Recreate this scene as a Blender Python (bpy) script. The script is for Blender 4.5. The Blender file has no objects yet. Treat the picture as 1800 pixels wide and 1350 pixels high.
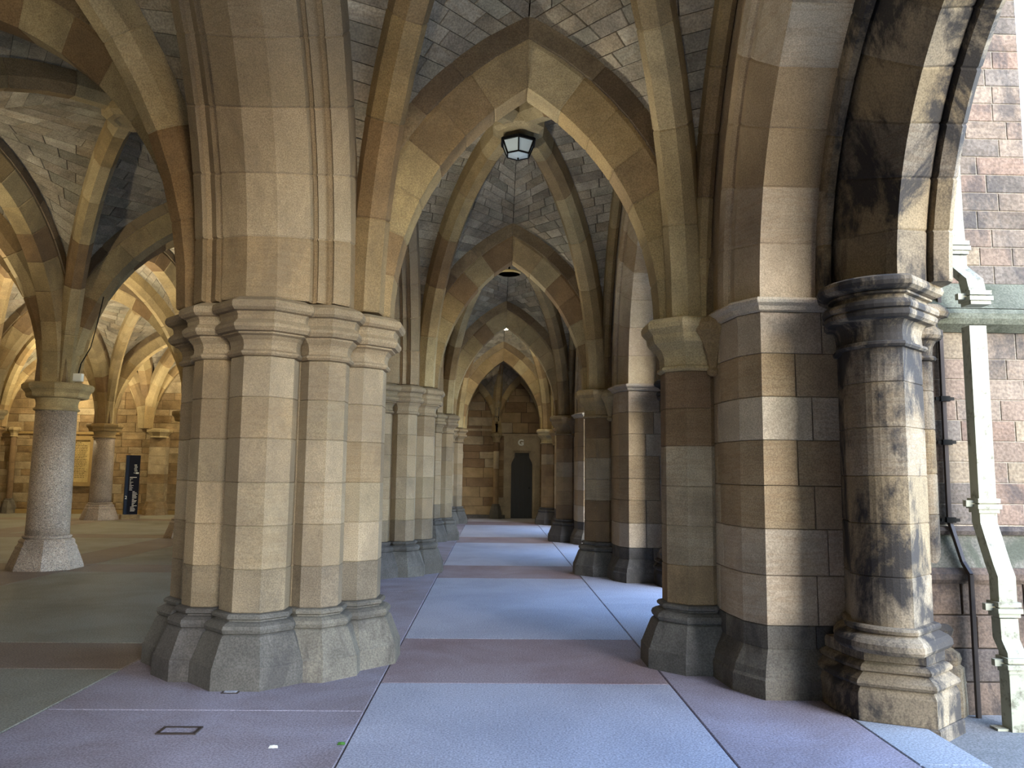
import bpy, math, random
from math import sin, cos, pi, sqrt, atan2, asin, acos, radians, tan
from mathutils import Vector, Matrix

SC = bpy.context.scene
COL = SC.collection
RND = random.Random(7)

# ------------------------------------------------------------------ camera
F_PX, VPX, VPY, ROLL, EYE = 1400.0, 868.0, 829.0, radians(0.8), 1.6
_d = Vector(((VPX-900)/F_PX, -(VPY-675)/F_PX, 1.0)).normalized()      # world Y in (right, up, forward)
_up = Vector((sin(ROLL), cos(ROLL), 0))
_z = (_up - _d*_up.dot(_d)).normalized()
_x = -_d.cross(_z)
RIGHT = Vector((_x[0], _d[0], _z[0])); UPV = Vector((_x[1], _d[1], _z[1])); FWD = Vector((_x[2], _d[2], _z[2]))
cam_d = bpy.data.cameras.new('camera'); cam = bpy.data.objects.new('camera', cam_d); COL.objects.link(cam)
cam_d.sensor_width = 36; cam_d.lens = F_PX/1800*36; cam_d.clip_end = 500
m = Matrix((( RIGHT.x, UPV.x, -FWD.x, 0), (RIGHT.y, UPV.y, -FWD.y, 0), (RIGHT.z, UPV.z, -FWD.z, EYE), (0, 0, 0, 1)))
cam.matrix_world = m
SC.camera = cam

def px(p):
    v = Vector(p) - Vector((0, 0, EYE)); d = v.dot(FWD)
    if d < 0.3: return None
    return 900 + F_PX*v.dot(RIGHT)/d, 675 - F_PX*v.dot(UPV)/d

# ------------------------------------------------------------------ world, light, exposure
W = bpy.data.worlds.new('sky'); SC.world = W; W.use_nodes = True
wn = W.node_tree.nodes; wl = W.node_tree.links; wn.clear()
sky = wn.new('ShaderNodeTexSky'); sky.sky_type = 'NISHITA'; sky.sun_disc = False
sky.sun_elevation = radians(30); sky.sun_rotation = radians(152); sky.air_density = 1.0; sky.dust_density = .6; sky.ozone_density = 2.2
bg = wn.new('ShaderNodeBackground'); bg.inputs['Strength'].default_value = 0.55
wo = wn.new('ShaderNodeOutputWorld')
wl.new(sky.outputs[0], bg.inputs[0]); wl.new(bg.outputs[0], wo.inputs[0])
SC.view_settings.view_transform = 'Standard'; SC.view_settings.look = 'None'
SC.view_settings.gamma = 1; SC.view_settings.use_curve_mapping = False
SC.view_settings.exposure = 2.1
SC.cycles.use_denoising = True
SC.cycles.max_bounces = 8; SC.cycles.diffuse_bounces = 6; SC.cycles.sample_clamp_indirect = 8

# ------------------------------------------------------------------ materials
def srgb(c):
    return tuple((x/12.92 if x <= .04045 else ((x+.055)/1.055)**2.4) for x in c) + (1,)
def mat_base(name, rough=.85):
    m = bpy.data.materials.new(name); m.use_nodes = True; nt = m.node_tree
    b = nt.nodes['Principled BSDF']; b.inputs['Roughness'].default_value = rough
    b.inputs['Specular IOR Level'].default_value = .25
    return m, nt, b
def N(nt, t, **k):
    n = nt.nodes.new(t)
    for a, v in k.items():
        if a in n.inputs: n.inputs[a].default_value = v
        else: setattr(n, a, v)
    return n
def mathn(nt, op, a, b=None):
    n = nt.nodes.new('ShaderNodeMath'); n.operation = op
    for i, v in enumerate((a, b)):
        if v is None: continue
        if isinstance(v, (int, float)): n.inputs[i].default_value = v
        else: nt.links.new(v, n.inputs[i])
    return n.outputs[0]
def mixc(nt, fac, a, b, mode='MIX'):
    n = nt.nodes.new('ShaderNodeMix'); n.data_type = 'RGBA'; n.blend_type = mode
    for s, v in ((n.inputs[0], fac), (n.inputs[6], a), (n.inputs[7], b)):
        if isinstance(v, (int, float)): s.default_value = v
        elif isinstance(v, tuple): s.default_value = v
        else: nt.links.new(v, s)
    return n.outputs[2]
def ramp(nt, fac, stops, interp='LINEAR'):
    n = nt.nodes.new('ShaderNodeValToRGB'); n.color_ramp.interpolation = interp
    e = n.color_ramp.elements
    while len(e) < len(stops): e.new(.5)
    for i, (p, c) in enumerate(stops):
        e[i].position = p; e[i].color = c if len(c) == 4 else srgb(c)
    nt.links.new(fac, n.inputs[0]); return n.outputs[0]
def G(v): return (v, v, v, 1)

def stone(name, cols, stain=None, stain_amt=.0, stain_scale=1.3, strata=.35, bump=.25, grain=90, rough=.88, mottle=.25, lo=.50):
    """sandstone: every object (or face, through 'tone') picks its own colour out of cols"""
    m, nt, b = mat_base(name, rough)
    oi = N(nt, 'ShaderNodeObjectInfo'); at = N(nt, 'ShaderNodeAttribute', attribute_name='tone')
    r = mathn(nt, 'FRACT', mathn(nt, 'ADD', oi.outputs['Random'], at.outputs['Fac']))
    n = len(cols); base = ramp(nt, r, [(i/n, c) for i, c in enumerate(cols)], 'CONSTANT')
    geo = N(nt, 'ShaderNodeNewGeometry'); pos = geo.outputs['Position']
    r2 = mathn(nt, 'FRACT', mathn(nt, 'MULTIPLY', r, 17.31))
    off = N(nt, 'ShaderNodeVectorMath', operation='ADD'); nt.links.new(pos, off.inputs[0])
    cx = N(nt, 'ShaderNodeCombineXYZ'); nt.links.new(mathn(nt, 'MULTIPLY', r, 40), cx.inputs[2]); nt.links.new(cx.outputs[0], off.inputs[1])
    nz = N(nt, 'ShaderNodeTexNoise', Scale=2.2, Detail=6.0, Roughness=.62); nt.links.new(off.outputs[0], nz.inputs['Vector'])
    mot = ramp(nt, nz.outputs['Fac'], [(.3, G(1-mottle*1.6)), (.7, G(1+mottle*.6))])
    c = mixc(nt, 1.0, base, mot, 'MULTIPLY')
    # bedding strata
    mp = N(nt, 'ShaderNodeMapping'); mp.inputs['Scale'].default_value = (.9, .9, 9); mp.inputs['Rotation'].default_value = (.12, .1, 0)
    nt.links.new(off.outputs[0], mp.inputs[0])
    ns = N(nt, 'ShaderNodeTexNoise', Scale=1.6, Detail=3.0, Distortion=1.2); nt.links.new(mp.outputs[0], ns.inputs['Vector'])
    st = ramp(nt, ns.outputs['Fac'], [(.42, G(1.0)), (.5, srgb((.80, .70, .58))), (.58, G(1.0))])
    c = mixc(nt, mathn(nt, 'MULTIPLY', mathn(nt, 'GREATER_THAN', r2, .55), strata), c, mixc(nt, 1.0, c, st, 'MULTIPLY'))
    # fine grain
    ng = N(nt, 'ShaderNodeTexNoise', Scale=grain, Detail=2.0); nt.links.new(pos, ng.inputs['Vector'])
    c = mixc(nt, 1.0, c, ramp(nt, ng.outputs['Fac'], [(.36, G(.76)), (.64, G(1.18))]), 'MULTIPLY')
    if stain:
        n3 = N(nt, 'ShaderNodeTexNoise', Scale=stain_scale, Detail=7.0, Roughness=.7, Distortion=.4)
        mp2 = N(nt, 'ShaderNodeMapping'); mp2.inputs['Scale'].default_value = (1, 1, .55); nt.links.new(pos, mp2.inputs[0]); nt.links.new(mp2.outputs[0], n3.inputs['Vector'])
        f = ramp(nt, n3.outputs['Fac'], [(lo, G(0)), (lo+.10, G(1))])
        c = mixc(nt, mathn(nt, 'MULTIPLY', f, stain_amt), c, srgb(stain))
    nt.links.new(c, b.inputs['Base Color'])
    bp = N(nt, 'ShaderNodeBump', Strength=bump, Distance=.01)
    hb = mathn(nt, 'ADD', nz.outputs['Fac'], mathn(nt, 'MULTIPLY', ng.outputs['Fac'], .35))
    nt.links.new(hb, bp.inputs['Height']); nt.links.new(bp.outputs[0], b.inputs['Normal'])
    return m

TAN = [(.65, .58, .43), (.62, .55, .40), (.68, .61, .46), (.59, .51, .36), (.64, .56, .41), (.66, .60, .46), (.56, .48, .35), (.63, .57, .43)]
M_PIER = stone('pier_sandstone', [(.58, .52, .425), (.55, .495, .40), (.605, .545, .45), (.53, .47, .38), (.585, .52, .42), (.55, .48, .375)], (.38, .34, .29), .4, .9, .2, .3, 120, mottle=.13)
M_RIB = stone('rib_sandstone', TAN + [(.52, .43, .31)], (.36, .32, .26), .35, .8, .15, .3, 90, mottle=.2)
M_WEB = stone('vault_ashlar', [(.60, .58, .51), (.63, .60, .53), (.55, .53, .47), (.60, .56, .48), (.65, .62, .55), (.57, .54, .48)], (.33, .31, .29), .4, 1.2, .3, .5, 60, mottle=.3)
M_WALL = stone('wall_sandstone', [(.71, .65, .54), (.67, .59, .47), (.74, .69, .60), (.64, .56, .44), (.71, .65, .56), (.66, .58, .46)], (.50, .42, .33), .25, .9, .25, .3, 110, mottle=.16)
M_BROWN = stone('brown_sandstone', [(.54, .46, .35), (.49, .41, .31), (.57, .49, .37), (.62, .57, .48), (.47, .39, .30)], (.33, .28, .23), .35, 1.0, .25, .2, 100, mottle=.2)
M_BASE = stone('dark_weathered_stone', [(.40, .39, .37), (.36, .35, .33), (.44, .42, .38), (.34, .33, .32)], (.22, .21, .21), .5, 2.2, .1, .4, 80, mottle=.25)
M_SOOT = stone('soot_stained_sandstone', [(.52, .47, .39), (.53, .47, .37), (.49, .45, .39), (.55, .50, .42)], (.15, .15, .16), .9, 1.9, .3, .4, 90, mottle=.2, lo=.455)
M_FAR = stone('old_wall_ashlar', [(.60, .53, .41), (.55, .47, .35), (.66, .60, .49), (.58, .50, .38), (.53, .45, .33), (.63, .56, .44)], (.38, .33, .25), .3, 1.5, .4, .7, 50, mottle=.3)
M_PLIN = stone('dark_sooty_plinth_stone', [(.36, .31, .27), (.32, .29, .27), (.40, .34, .29)], (.12, .12, .13), .8, 2.4, .2, 1.0, 60)
M_PLOW = stone('weathered_lowest_pier_course', [(.48, .43, .36), (.45, .41, .35), (.50, .45, .37)], (.33, .31, .28), .5, 1.6, .1, .3, 100, mottle=.2)
M_RIBD = stone('darker_rib_sandstone', [(.52, .46, .36), (.47, .41, .32), (.57, .50, .39), (.44, .38, .30), (.55, .49, .39)], (.30, .27, .23), .35, .9, .2, .3, 90, mottle=.2)
M_OUT = stone('outer_wall_stone', [(.46, .40, .35), (.47, .40, .35), (.42, .38, .34), (.50, .45, .38), (.40, .37, .34), (.47, .42, .37)], (.19, .19, .20), .6, 2.6, .2, 1.2, 45, mottle=.25)
M_GREEN = stone('algae_green_stone', [(.37, .38, .33), (.38, .37, .33)], (.20, .22, .17), .7, 3.0, .1, .6, 70)
M_MORTAR = stone('mortar', [(.40, .37, .32), (.42, .38, .33)], bump=.2, mottle=.1)
M_PALEMORTAR = stone('pale_mortar', [(.58, .55, .50), (.56, .53, .48)], bump=.2, mottle=.1)
M_DARKJOINT = stone('recessed_joint', [(.24, .21, .18), (.25, .22, .18)], bump=.1, mottle=.1)

def granite(name):
    m, nt, b = mat_base(name, .55)
    geo = N(nt, 'ShaderNodeNewGeometry'); v = N(nt, 'ShaderNodeTexVoronoi', Scale=110.0); nt.links.new(geo.outputs['Position'], v.inputs['Vector'])
    sp = N(nt, 'ShaderNodeSeparateColor'); nt.links.new(v.outputs['Color'], sp.inputs[0])
    c = ramp(nt, sp.outputs[0], [(0, (.42, .39, .37)), (.15, (.60, .55, .51)), (.5, (.67, .61, .56)), (.75, (.56, .53, .51)), (.9, (.76, .72, .67))], 'CONSTANT')
    n2 = N(nt, 'ShaderNodeTexNoise', Scale=1.1, Detail=5.0); nt.links.new(geo.outputs['Position'], n2.inputs['Vector'])
    c = mixc(nt, 1.0, c, ramp(nt, n2.outputs['Fac'], [(.35, G(.62)), (.65, G(1.0))]), 'MULTIPLY')
    nt.links.new(c, b.inputs['Base Color']); return m
M_GRAN = granite('speckled_pink_granite')

def paving(name, col, col2, rib=False, rough=.75):
    m, nt, b = mat_base(name, rough)
    geo = N(nt, 'ShaderNodeNewGeometry'); p = geo.outputs['Position']
    n1 = N(nt, 'ShaderNodeTexNoise', Scale=.9, Detail=8.0, Roughness=.65, Distortion=.5); nt.links.new(p, n1.inputs['Vector'])
    n2 = N(nt, 'ShaderNodeTexNoise', Scale=75.0, Detail=4.0, Roughness=.7); nt.links.new(p, n2.inputs['Vector'])
    oi = N(nt, 'ShaderNodeObjectInfo')
    c = mixc(nt, ramp(nt, n1.outputs['Fac'], [(.40, G(0)), (.66, G(1))]), srgb(col), srgb(col2))
    c = mixc(nt, 1.0, c, ramp(nt, n2.outputs['Fac'], [(.38, G(.62)), (.62, G(1.3))]), 'MULTIPLY')
    c = mixc(nt, 1.0, c, ramp(nt, oi.outputs['Random'], [(0, G(.93)), (1, G(1.05))]), 'MULTIPLY')
    h = n2.outputs['Fac']
    if rib:
        wv = N(nt, 'ShaderNodeTexWave', Scale=18.0, Distortion=.1); wv.bands_direction = 'Y'; nt.links.new(p, wv.inputs['Vector'])
        h = mathn(nt, 'ADD', h, wv.outputs['Fac'])
        c = mixc(nt, 1.0, c, ramp(nt, wv.outputs['Fac'], [(0, G(.93)), (1, G(1.03))]), 'MULTIPLY')
    nt.links.new(c, b.inputs['Base Color'])
    bp = N(nt, 'ShaderNodeBump', Strength=.25, Distance=.006); nt.links.new(h, bp.inputs['Height']); nt.links.new(bp.outputs[0], b.inputs['Normal'])
    return m
M_PGREY = paving('grey_concrete_paving', (.64, .65, .70), (.58, .59, .64))
M_PPINK = paving('pink_ribbed_paving', (.57, .52, .54), (.50, .43, .44), True)
M_PLILAC = paving('mauve_paving', (.59, .57, .62), (.50, .46, .48), True)
M_PHALL = paving('greenish_hall_paving', (.53, .53, .49), (.47, .46, .41))
M_PHPINK = paving('brown_pink_hall_paving', (.50, .46, .42), (.46, .41, .37))
M_KERB = paving('smooth_kerb_stone', (.58, .60, .63), (.54, .56, .58))
M_ASPH = paving('outside_paving', (.50, .50, .50), (.40, .41, .41))
M_FORE = paving('pale_bounce_ground', (.78, .76, .70), (.72, .70, .65))  # unseen far ground, made pale to bounce daylight up into the vaults
M_BED = paving('floor_bed', (.20, .19, .19), (.16, .15, .15))

def plain(name, col, rough=.5, metal=0, emit=None, es=0):
    m, nt, b = mat_base(name, rough); b.inputs['Base Color'].default_value = srgb(col); b.inputs['Metallic'].default_value = metal
    if emit: b.inputs['Emission Color'].default_value = srgb(emit); b.inputs['Emission Strength'].default_value = es
    return m
def paint(name, col, chip, amt):
    m, nt, b = mat_base(name, .4)
    geo = N(nt, 'ShaderNodeNewGeometry'); n1 = N(nt, 'ShaderNodeTexNoise', Scale=14.0, Detail=6.0, Roughness=.7); nt.links.new(geo.outputs['Position'], n1.inputs['Vector'])
    f = ramp(nt, n1.outputs['Fac'], [(.60-amt*.1, G(0)), (.66, G(1))])
    nt.links.new(mixc(nt, mathn(nt, 'MULTIPLY', f, amt), srgb(col), srgb(chip)), b.inputs['Base Color'])
    return m
M_PIPE = paint('cream_gloss_paint', (.54, .55, .49), (.25, .23, .18), .7)
M_BLACK = plain('black_iron', (.05, .05, .05), .45, .6)
M_LEAD = plain('dull_lead_strip', (.25, .22, .21), .5, .3)
M_GLASS_OFF = plain('frosted_glass_unlit', (.74, .80, .82), .25)
M_GLASS_ON = plain('frosted_glass_lit', (.9, .88, .8), .3, 0, (1.0, .93, .74), 9)
M_NAVY = plain('navy_sign_panel', (.03, .05, .12), .8)
M_NAVYS = plain('navy_sign_edge', (.10, .16, .26), .7)
M_WHITE = plain('white_print', (.85, .86, .84), .6)
M_BRASS = plain('ochre_ring_metal', (.78, .70, .48), .5, 0)
M_DOOR = paint('dark_oak_door', (.035, .028, .022), (.02, .016, .012), .7)
M_LEAF = plain('green_leaf', (.25, .42, .18), .6)
M_INK = plain('inscription_lettering', (.33, .27, .17), .8)
M_SLAB = stone('inscription_slab', [(.74, .66, .46), (.74, .66, .46)], (.60, .52, .34), .4, 2.5, .0, .1)
M_GOLD = stone('ochre_frame_stone', [(.60, .51, .34), (.58, .49, .32)], mottle=.1)

# ------------------------------------------------------------------ object helpers
def mesh(name, verts, faces, mat, smooth=False, tones=None):
    me = bpy.data.meshes.new(name); me.from_pydata([tuple(v) for v in verts], [], faces)
    if mat: me.materials.append(mat)
    if smooth: me.polygons.foreach_set('use_smooth', [True]*len(faces))
    if tones:
        a = me.attributes.new('tone', 'FLOAT', 'FACE'); a.data.foreach_set('value', tones)
    me.update(); return me
def link(name, data, parent=None, loc=None, rz=0.0, mtx=None):
    o = bpy.data.objects.new(name, data); COL.objects.link(o)
    if parent: o.parent = parent
    if mtx is not None: o.matrix_local = mtx
    else:
        if loc is not None: o.location = loc
        if rz: o.rotation_euler = (0, 0, rz)
    return o
def thing(name, label, cat, loc=(0, 0, 0), group=None, data=None, parent=None, rz=0.0):
    o = link(name, data, parent, loc, rz); o['label'] = label; o['category'] = cat
    if group: o['group'] = group
    return o
def struct(name, data=None, loc=(0, 0, 0)):
    o = link(name, data, None, loc); o['kind'] = 'structure'; return o
def part(name, data, parent, loc=None, rz=0.0, label=None, mtx=None):
    o = link(name, data, parent, loc, rz, mtx)
    if label: o['label'] = label
    return o
def holder(name, parent, loc=None, rz=0.0, mtx=None): return link(name, None, parent, loc, rz, mtx)

class MB:
    def __init__(s): s.v = []; s.f = []; s.t = []
    def add(s, vs, fs, tone=0.0):
        o = len(s.v); s.v += [tuple(v) for v in vs]; s.f += [tuple(i+o for i in f) for f in fs]; s.t += [tone]*len(fs)
    def box(s, a, b, tone=0.0):
        x0, y0, z0 = a; x1, y1, z1 = b
        s.add([(x0,y0,z0),(x1,y0,z0),(x1,y1,z0),(x0,y1,z0),(x0,y0,z1),(x1,y0,z1),(x1,y1,z1),(x0,y1,z1)],
              [(3,2,1,0),(4,5,6,7),(0,1,5,4),(1,2,6,5),(2,3,7,6),(3,0,4,7)], tone)
    def bar(s, p, q, w):
        p = Vector(p); q = Vector(q); d = (q-p).normalized(); a = d.cross(Vector((0,0,1)))
        if a.length < .01: a = d.cross(Vector((1,0,0)))
        a.normalize(); b = d.cross(a); w *= .5
        vs = [e + a*i*w + b*j*w for e in (p, q) for i, j in ((-1,-1),(1,-1),(1,1),(-1,1))]
        s.add(vs, [(3,2,1,0),(4,5,6,7),(0,1,5,4),(1,2,6,5),(2,3,7,6),(3,0,4,7)])
    def me(s, name, mat, smooth=False, tones=False): return mesh(name, s.v, s.f, mat, smooth, s.t if tones else None)

def ring_mesh(name, rings, mat, smooth=False, cap0=True, cap1=True, closed=True):
    n = len(rings[0]); v = [p for r in rings for p in r]; f = []
    for i in range(len(rings)-1):
        for j in range(n if closed else n-1):
            k = (j+1) % n; f.append((i*n+j, i*n+k, (i+1)*n+k, (i+1)*n+j))
    if cap0: f.append(tuple(range(n-1, -1, -1)))
    if cap1: f.append(tuple((len(rings)-1)*n+j for j in range(n)))
    return mesh(name, v, f, mat, smooth)
def lathe(name, prof, mat, n=8, smooth=False):
    """prof (r, z): r is the apothem when n == 8"""
    k = 1/cos(pi/n) if n <= 8 else 1.0; ph = pi/n
    return ring_mesh(name, [[(r*k*cos(ph+2*pi*j/n), r*k*sin(ph+2*pi*j/n), z) for j in range(n)] for r, z in prof], mat, smooth)
def drum(name, r, z0, z1, mat, n=8, j=.004, dep=.007, smooth=False):
    return lathe(name, [(r-dep, z0), (r-dep, z0+j*.4), (r, z0+j+.002), (r, z1-j-.002), (r-dep, z1-j*.4), (r-dep, z1)], mat, n, smooth)
def arc(c, r, a0, a1, n=5):
    return [(c[0]+r*cos(radians(a0+(a1-a0)*i/(n-1))), c[1]+r*sin(radians(a0+(a1-a0)*i/(n-1)))) for i in range(n)]

# ashlar block along a plan polyline (outside to the right of the travel direction)
def pl_len(P): return [0]+[sum((Vector(P[i+1])-Vector(P[i])).length for i in range(k+1)) for k in range(len(P)-1)]
def pl_off(P, d):
    out = []
    for i, p in enumerate(P):
        ns = []
        for a, b in ((i-1, i), (i, i+1)):
            if a >= 0 and b < len(P):
                t = (Vector(P[b])-Vector(P[a])).normalized(); ns.append(Vector((t.y, -t.x)))
        nn = sum(ns, Vector((0, 0))).normalized(); k = d/max(.3, nn.dot(ns[0])); out.append(Vector(p)+nn*k)
    return out
def pl_cut(P, s0, s1):
    L = pl_len(P); out = []
    def at(s):
        for i in range(len(P)-1):
            if s <= L[i+1]+1e-9:
                t = (s-L[i])/(L[i+1]-L[i]); return Vector(P[i]).lerp(Vector(P[i+1]), max(0, t))
        return Vector(P[-1])
    out = [at(s0)]
    for i in range(1, len(P)-1):
        if s0+1e-4 < L[i] < s1-1e-4: out.append(Vector(P[i]))
    out.append(at(s1)); return out
def block(name, P, s0, s1, z0, z1, mat, j=.005, th=.10, bev=.007, batter=0.0):
    Q = pl_cut(P, s0+j*.5, s1-j*.5); R = pl_cut(P, s0+j*.5+bev, s1-j*.5-bev)
    if len(Q) != len(R): R = Q
    back = pl_off(Q, -th); mid = pl_off(Q, -bev); fr = R
    fb = pl_off(R, batter) if batter else R
    n = len(Q); z0 += j*.5; z1 -= j*.5
    v = []
    def row(pp, z): v.extend((p[0], p[1], z) for p in pp)
    row(back, z0); row(pl_off(mid, batter) if batter else mid, z0); row(fb, z0+bev); row(fr, z1-bev); row(mid, z1); row(back, z1)
    f = []
    for r in range(5):
        for k in range(n-1): f.append((r*n+k, r*n+k+1, (r+1)*n+k+1, (r+1)*n+k))
    f.append(tuple(r*n for r in range(5, -1, -1))); f.append(tuple(r*n+n-1 for r in range(6)))
    return mesh(name, v, f, mat)

# ------------------------------------------------------------------ pointed arches
def rad(a, h): return (a*a+h*h)/(2*a)
def tmax(R, a): return acos(max(-1, min(1, (R-a)/R)))
_vc = {}
def voussoirs(R, a, prof, nv, mat, nseg=2, j=.008, dep=.009, key=''):
    """meshes of one half arch: origin at the springing, +x to the centre, z up; prof = [(w, n)]"""
    k = (round(R, 3), round(a, 3), tuple(prof), nv, mat.name, key)
    if k in _vc: return _vc[k]
    T = tmax(R, a); out = []; P = len(prof)
    cw = sum(p[0] for p in prof)/P; cn = sum(p[1] for p in prof)/P
    for i in range(nv):
        t0 = T*i/nv; t1 = T*(i+1)/nv; g = j/R*.5; rings = []
        ts = [(t0, 1), (t0+g*1.2+dep/R, 0)] + [(t0+(t1-t0)*s/nseg, 0) for s in range(1, nseg)] + [(t1-g*1.2-dep/R, 0), (t1, 1)]
        for t, sh in ts:
            row = []
            for w, n in prof:
                if sh:
                    d = Vector((w-cw, n-cn)); l = d.length; d *= (l-dep)/l; w2, n2 = cw+d.x, cn+d.y
                else: w2, n2 = w, n
                rr = R+n2; tt = t
                if i == nv-1: tt = t0+(t-t0)*(acos(max(-1, min(1, (R-a)/rr)))-t0)/(T-t0)      # keystone side cut plumb
                row.append((R-rr*cos(tt), w2, rr*sin(tt)))
            rings.append(row)
        out.append(ring_mesh('voussoir', rings, mat, closed=True))
    _vc[k] = out; return out
def arch2(parent, S0, S1, z0, R, prof, nv, mat, origin, **k):
    arch(parent, S0, S1, z0, R, prof, nv, mat, origin); arch(parent, S0, S1, z0, R, P_HALL2, nv-1, M_RIBD, origin)
def arch(parent, S0, S1, z0, R, prof, nv, mat, origin=Vector((0,0,0)), name='voussoir', halves=(0, 1), nseg=2):
    """both halves of an arch as child voussoirs; S0, S1 plan springing points (world)"""
    S0 = Vector(S0); S1 = Vector(S1); a = (S1-S0).length/2
    for h, (s, e) in enumerate(((S0, S1), (S1, S0))):
        if h not in halves: continue
        u = (e-s).normalized(); ang = atan2(u.y, u.x)
        pr = prof if h == 0 else [(-w, n) for w, n in reversed(prof)]
        for me in voussoirs(R, a, pr, nv, mat, nseg):
            part(name, me, parent, Vector((s.x, s.y, z0))-origin, ang)
def arch_pt(S, u, R, a, n, f, z0):
    """point at fraction f along the half arch offset outward by n (stops above the centre line)"""
    T = acos(max(-1, min(1, (R-a)/(R+n)))); t = T*f
    x = R-(R+n)*cos(t); return Vector((S[0]+u[0]*x, S[1]+u[1]*x, z0+(R+n)*sin(t)))

# ------------------------------------------------------------------ dimensions
Z0 = 2.94                      # top of the abaci, springing of everything
YK = [1.05+6*k for k in range(5)]
XC = 0.26                      # centre line of the walk
XP = -1.85                     # line of the clustered piers
COLX = [-7.1, -12.1, -17.1]

# ------------------------------------------------------------------ ROOM SHELL: floor
floor = struct('floor', mesh('floor', [(-20,-5,-.03),(2.8,-5,-.03),(2.8,28.2,-.03),(-20,28.2,-.03)], [(0,1,2,3)], M_BED))
def slab(x0, y0, x1, y1, mat, top=0.0, parent=floor, name='slab', th=.05, g=.004):
    b = MB(); c = .006
    x0 += g; y0 += g; x1 -= g; y1 -= g
    b.add([(x0,y0,top-th),(x1,y0,top-th),(x1,y1,top-th),(x0,y1,top-th),(x0,y0,top-c),(x1,y0,top-c),(x1,y1,top-c),(x0,y1,top-c),
           (x0+c,y0+c,top),(x1-c,y0+c,top),(x1-c,y1-c,top),(x0+c,y1-c,top)],
          [(0,1,5,4),(1,2,6,5),(2,3,7,6),(3,0,4,7),(4,5,9,8),(5,6,10,9),(6,7,11,10),(7,4,8,11),(8,9,10,11)])
    return part(name, b.me(name, mat), parent)
LX0, LX1, LX2, LX3 = -2.95, -.84, 1.37, 2.40
ys = [-5]
for k, y in enumerate(YK):
    b0, b1 = y-.78, y+.84
    slab(LX1, ys[-1], LX2, b0, M_PGREY)
    slab(LX1, b0, LX2, b1, M_PPINK)
    ys.append(b1)
slab(LX1, ys[-1], LX2, 28.1, M_PGREY)
yy = [-5, -2, .5, 3.2, 5.55, 8.3, 10.85, 13.6, 16.4, 19.5, 22.3, 25.4, 28.1]
for a, b in zip(yy, yy[1:]): slab(LX0, a, LX1, b, M_PLILAC, g=.005)
yr = [-5, -1.5, 1.6, 4.3, 7.05, 10, 13.0, 16, 19, 22, 25, 28.1]
for a, b in zip(yr, yr[1:]): slab(LX2, a, LX3, b, M_PLILAC if b < 5 or (a > 4 and b < 8) else M_PGREY)
yk = [-5, -3, -1, 1.2, 3.0, 4.6, 6.4, 8.4, 10, 11.8, 14, 16, 18, 20, 22, 24, 26, 28.1]
for a, b in zip(yk, yk[1:]): slab(LX3, a, 2.80, b, M_KERB)
xs = [LX0, -6.6, -7.6, -11.6, -12.6, -16.6, -17.6, -20]
for i in range(len(xs)-1):
    band = i % 2 == 1
    prev = -5
    for y in YK:
        slab(xs[i+1], prev, xs[i], y-.42, M_PHPINK if band else M_PHALL)
        slab(xs[i+1], y-.42, xs[i], y+.55, M_PHPINK)
        prev = y+.55
    slab(xs[i+1], prev, xs[i], 28.1, M_PHPINK if band else M_PHALL)
ground = struct('floor_outside', mesh('ground', [(2.8,-40,-.16),(90,-40,-.16),(90,80,-.16),(2.8,80,-.16)], [(0,1,2,3)], M_BED))
gy = [-6, -3, -.5, 1.9, 4.35, 6.2, 9, 12, 15, 18, 21, 24, 28]
for a, b in zip(gy, gy[1:]):
    slab(2.8, a, 5.1, b, M_ASPH, -.09, ground, 'slab', .08)
    slab(5.1, a, 8.0, b, M_ASPH, -.09, ground, 'slab', .08)
slab(8.0, -40, 90, 80, M_FORE, -.10, ground, 'slab', .08)

# ------------------------------------------------------------------ walls
def ashlar_wall(parent, P, z0, z1, ch, lmin, lmax, mat, seed, hole=None, j=.006, th=.08, name='stone', bev=.008, off=None):
    rnd = random.Random(seed); L = pl_len(P)[-1]; z = z0; i = 0; n = 0
    while z < z1-.02:
        h = (ch if isinstance(ch, (int, float)) else rnd.choice(ch)); zt = min(z1, z+h)
        if z1-zt < .1: zt = z1
        s = 0; first = rnd.uniform(lmin*.5, lmax)
        while s < L-1e-3:
            e = s+(first if s == 0 else rnd.uniform(lmin, lmax))
            if L-e < lmin*.6: e = L
            segs = [(s, e)]
            if hole and z < hole[2]-.05: segs = [(s, min(e, hole[0])), (max(s, hole[1]), e)]
            for p_, q_ in segs:
                if q_-p_ > .05: part(name, block(name, P, p_, q_, z, zt, mat, j, th, bev), parent, off); n += 1
            s = e
        z = zt; i += 1
    return n
YW = 28.0
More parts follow.
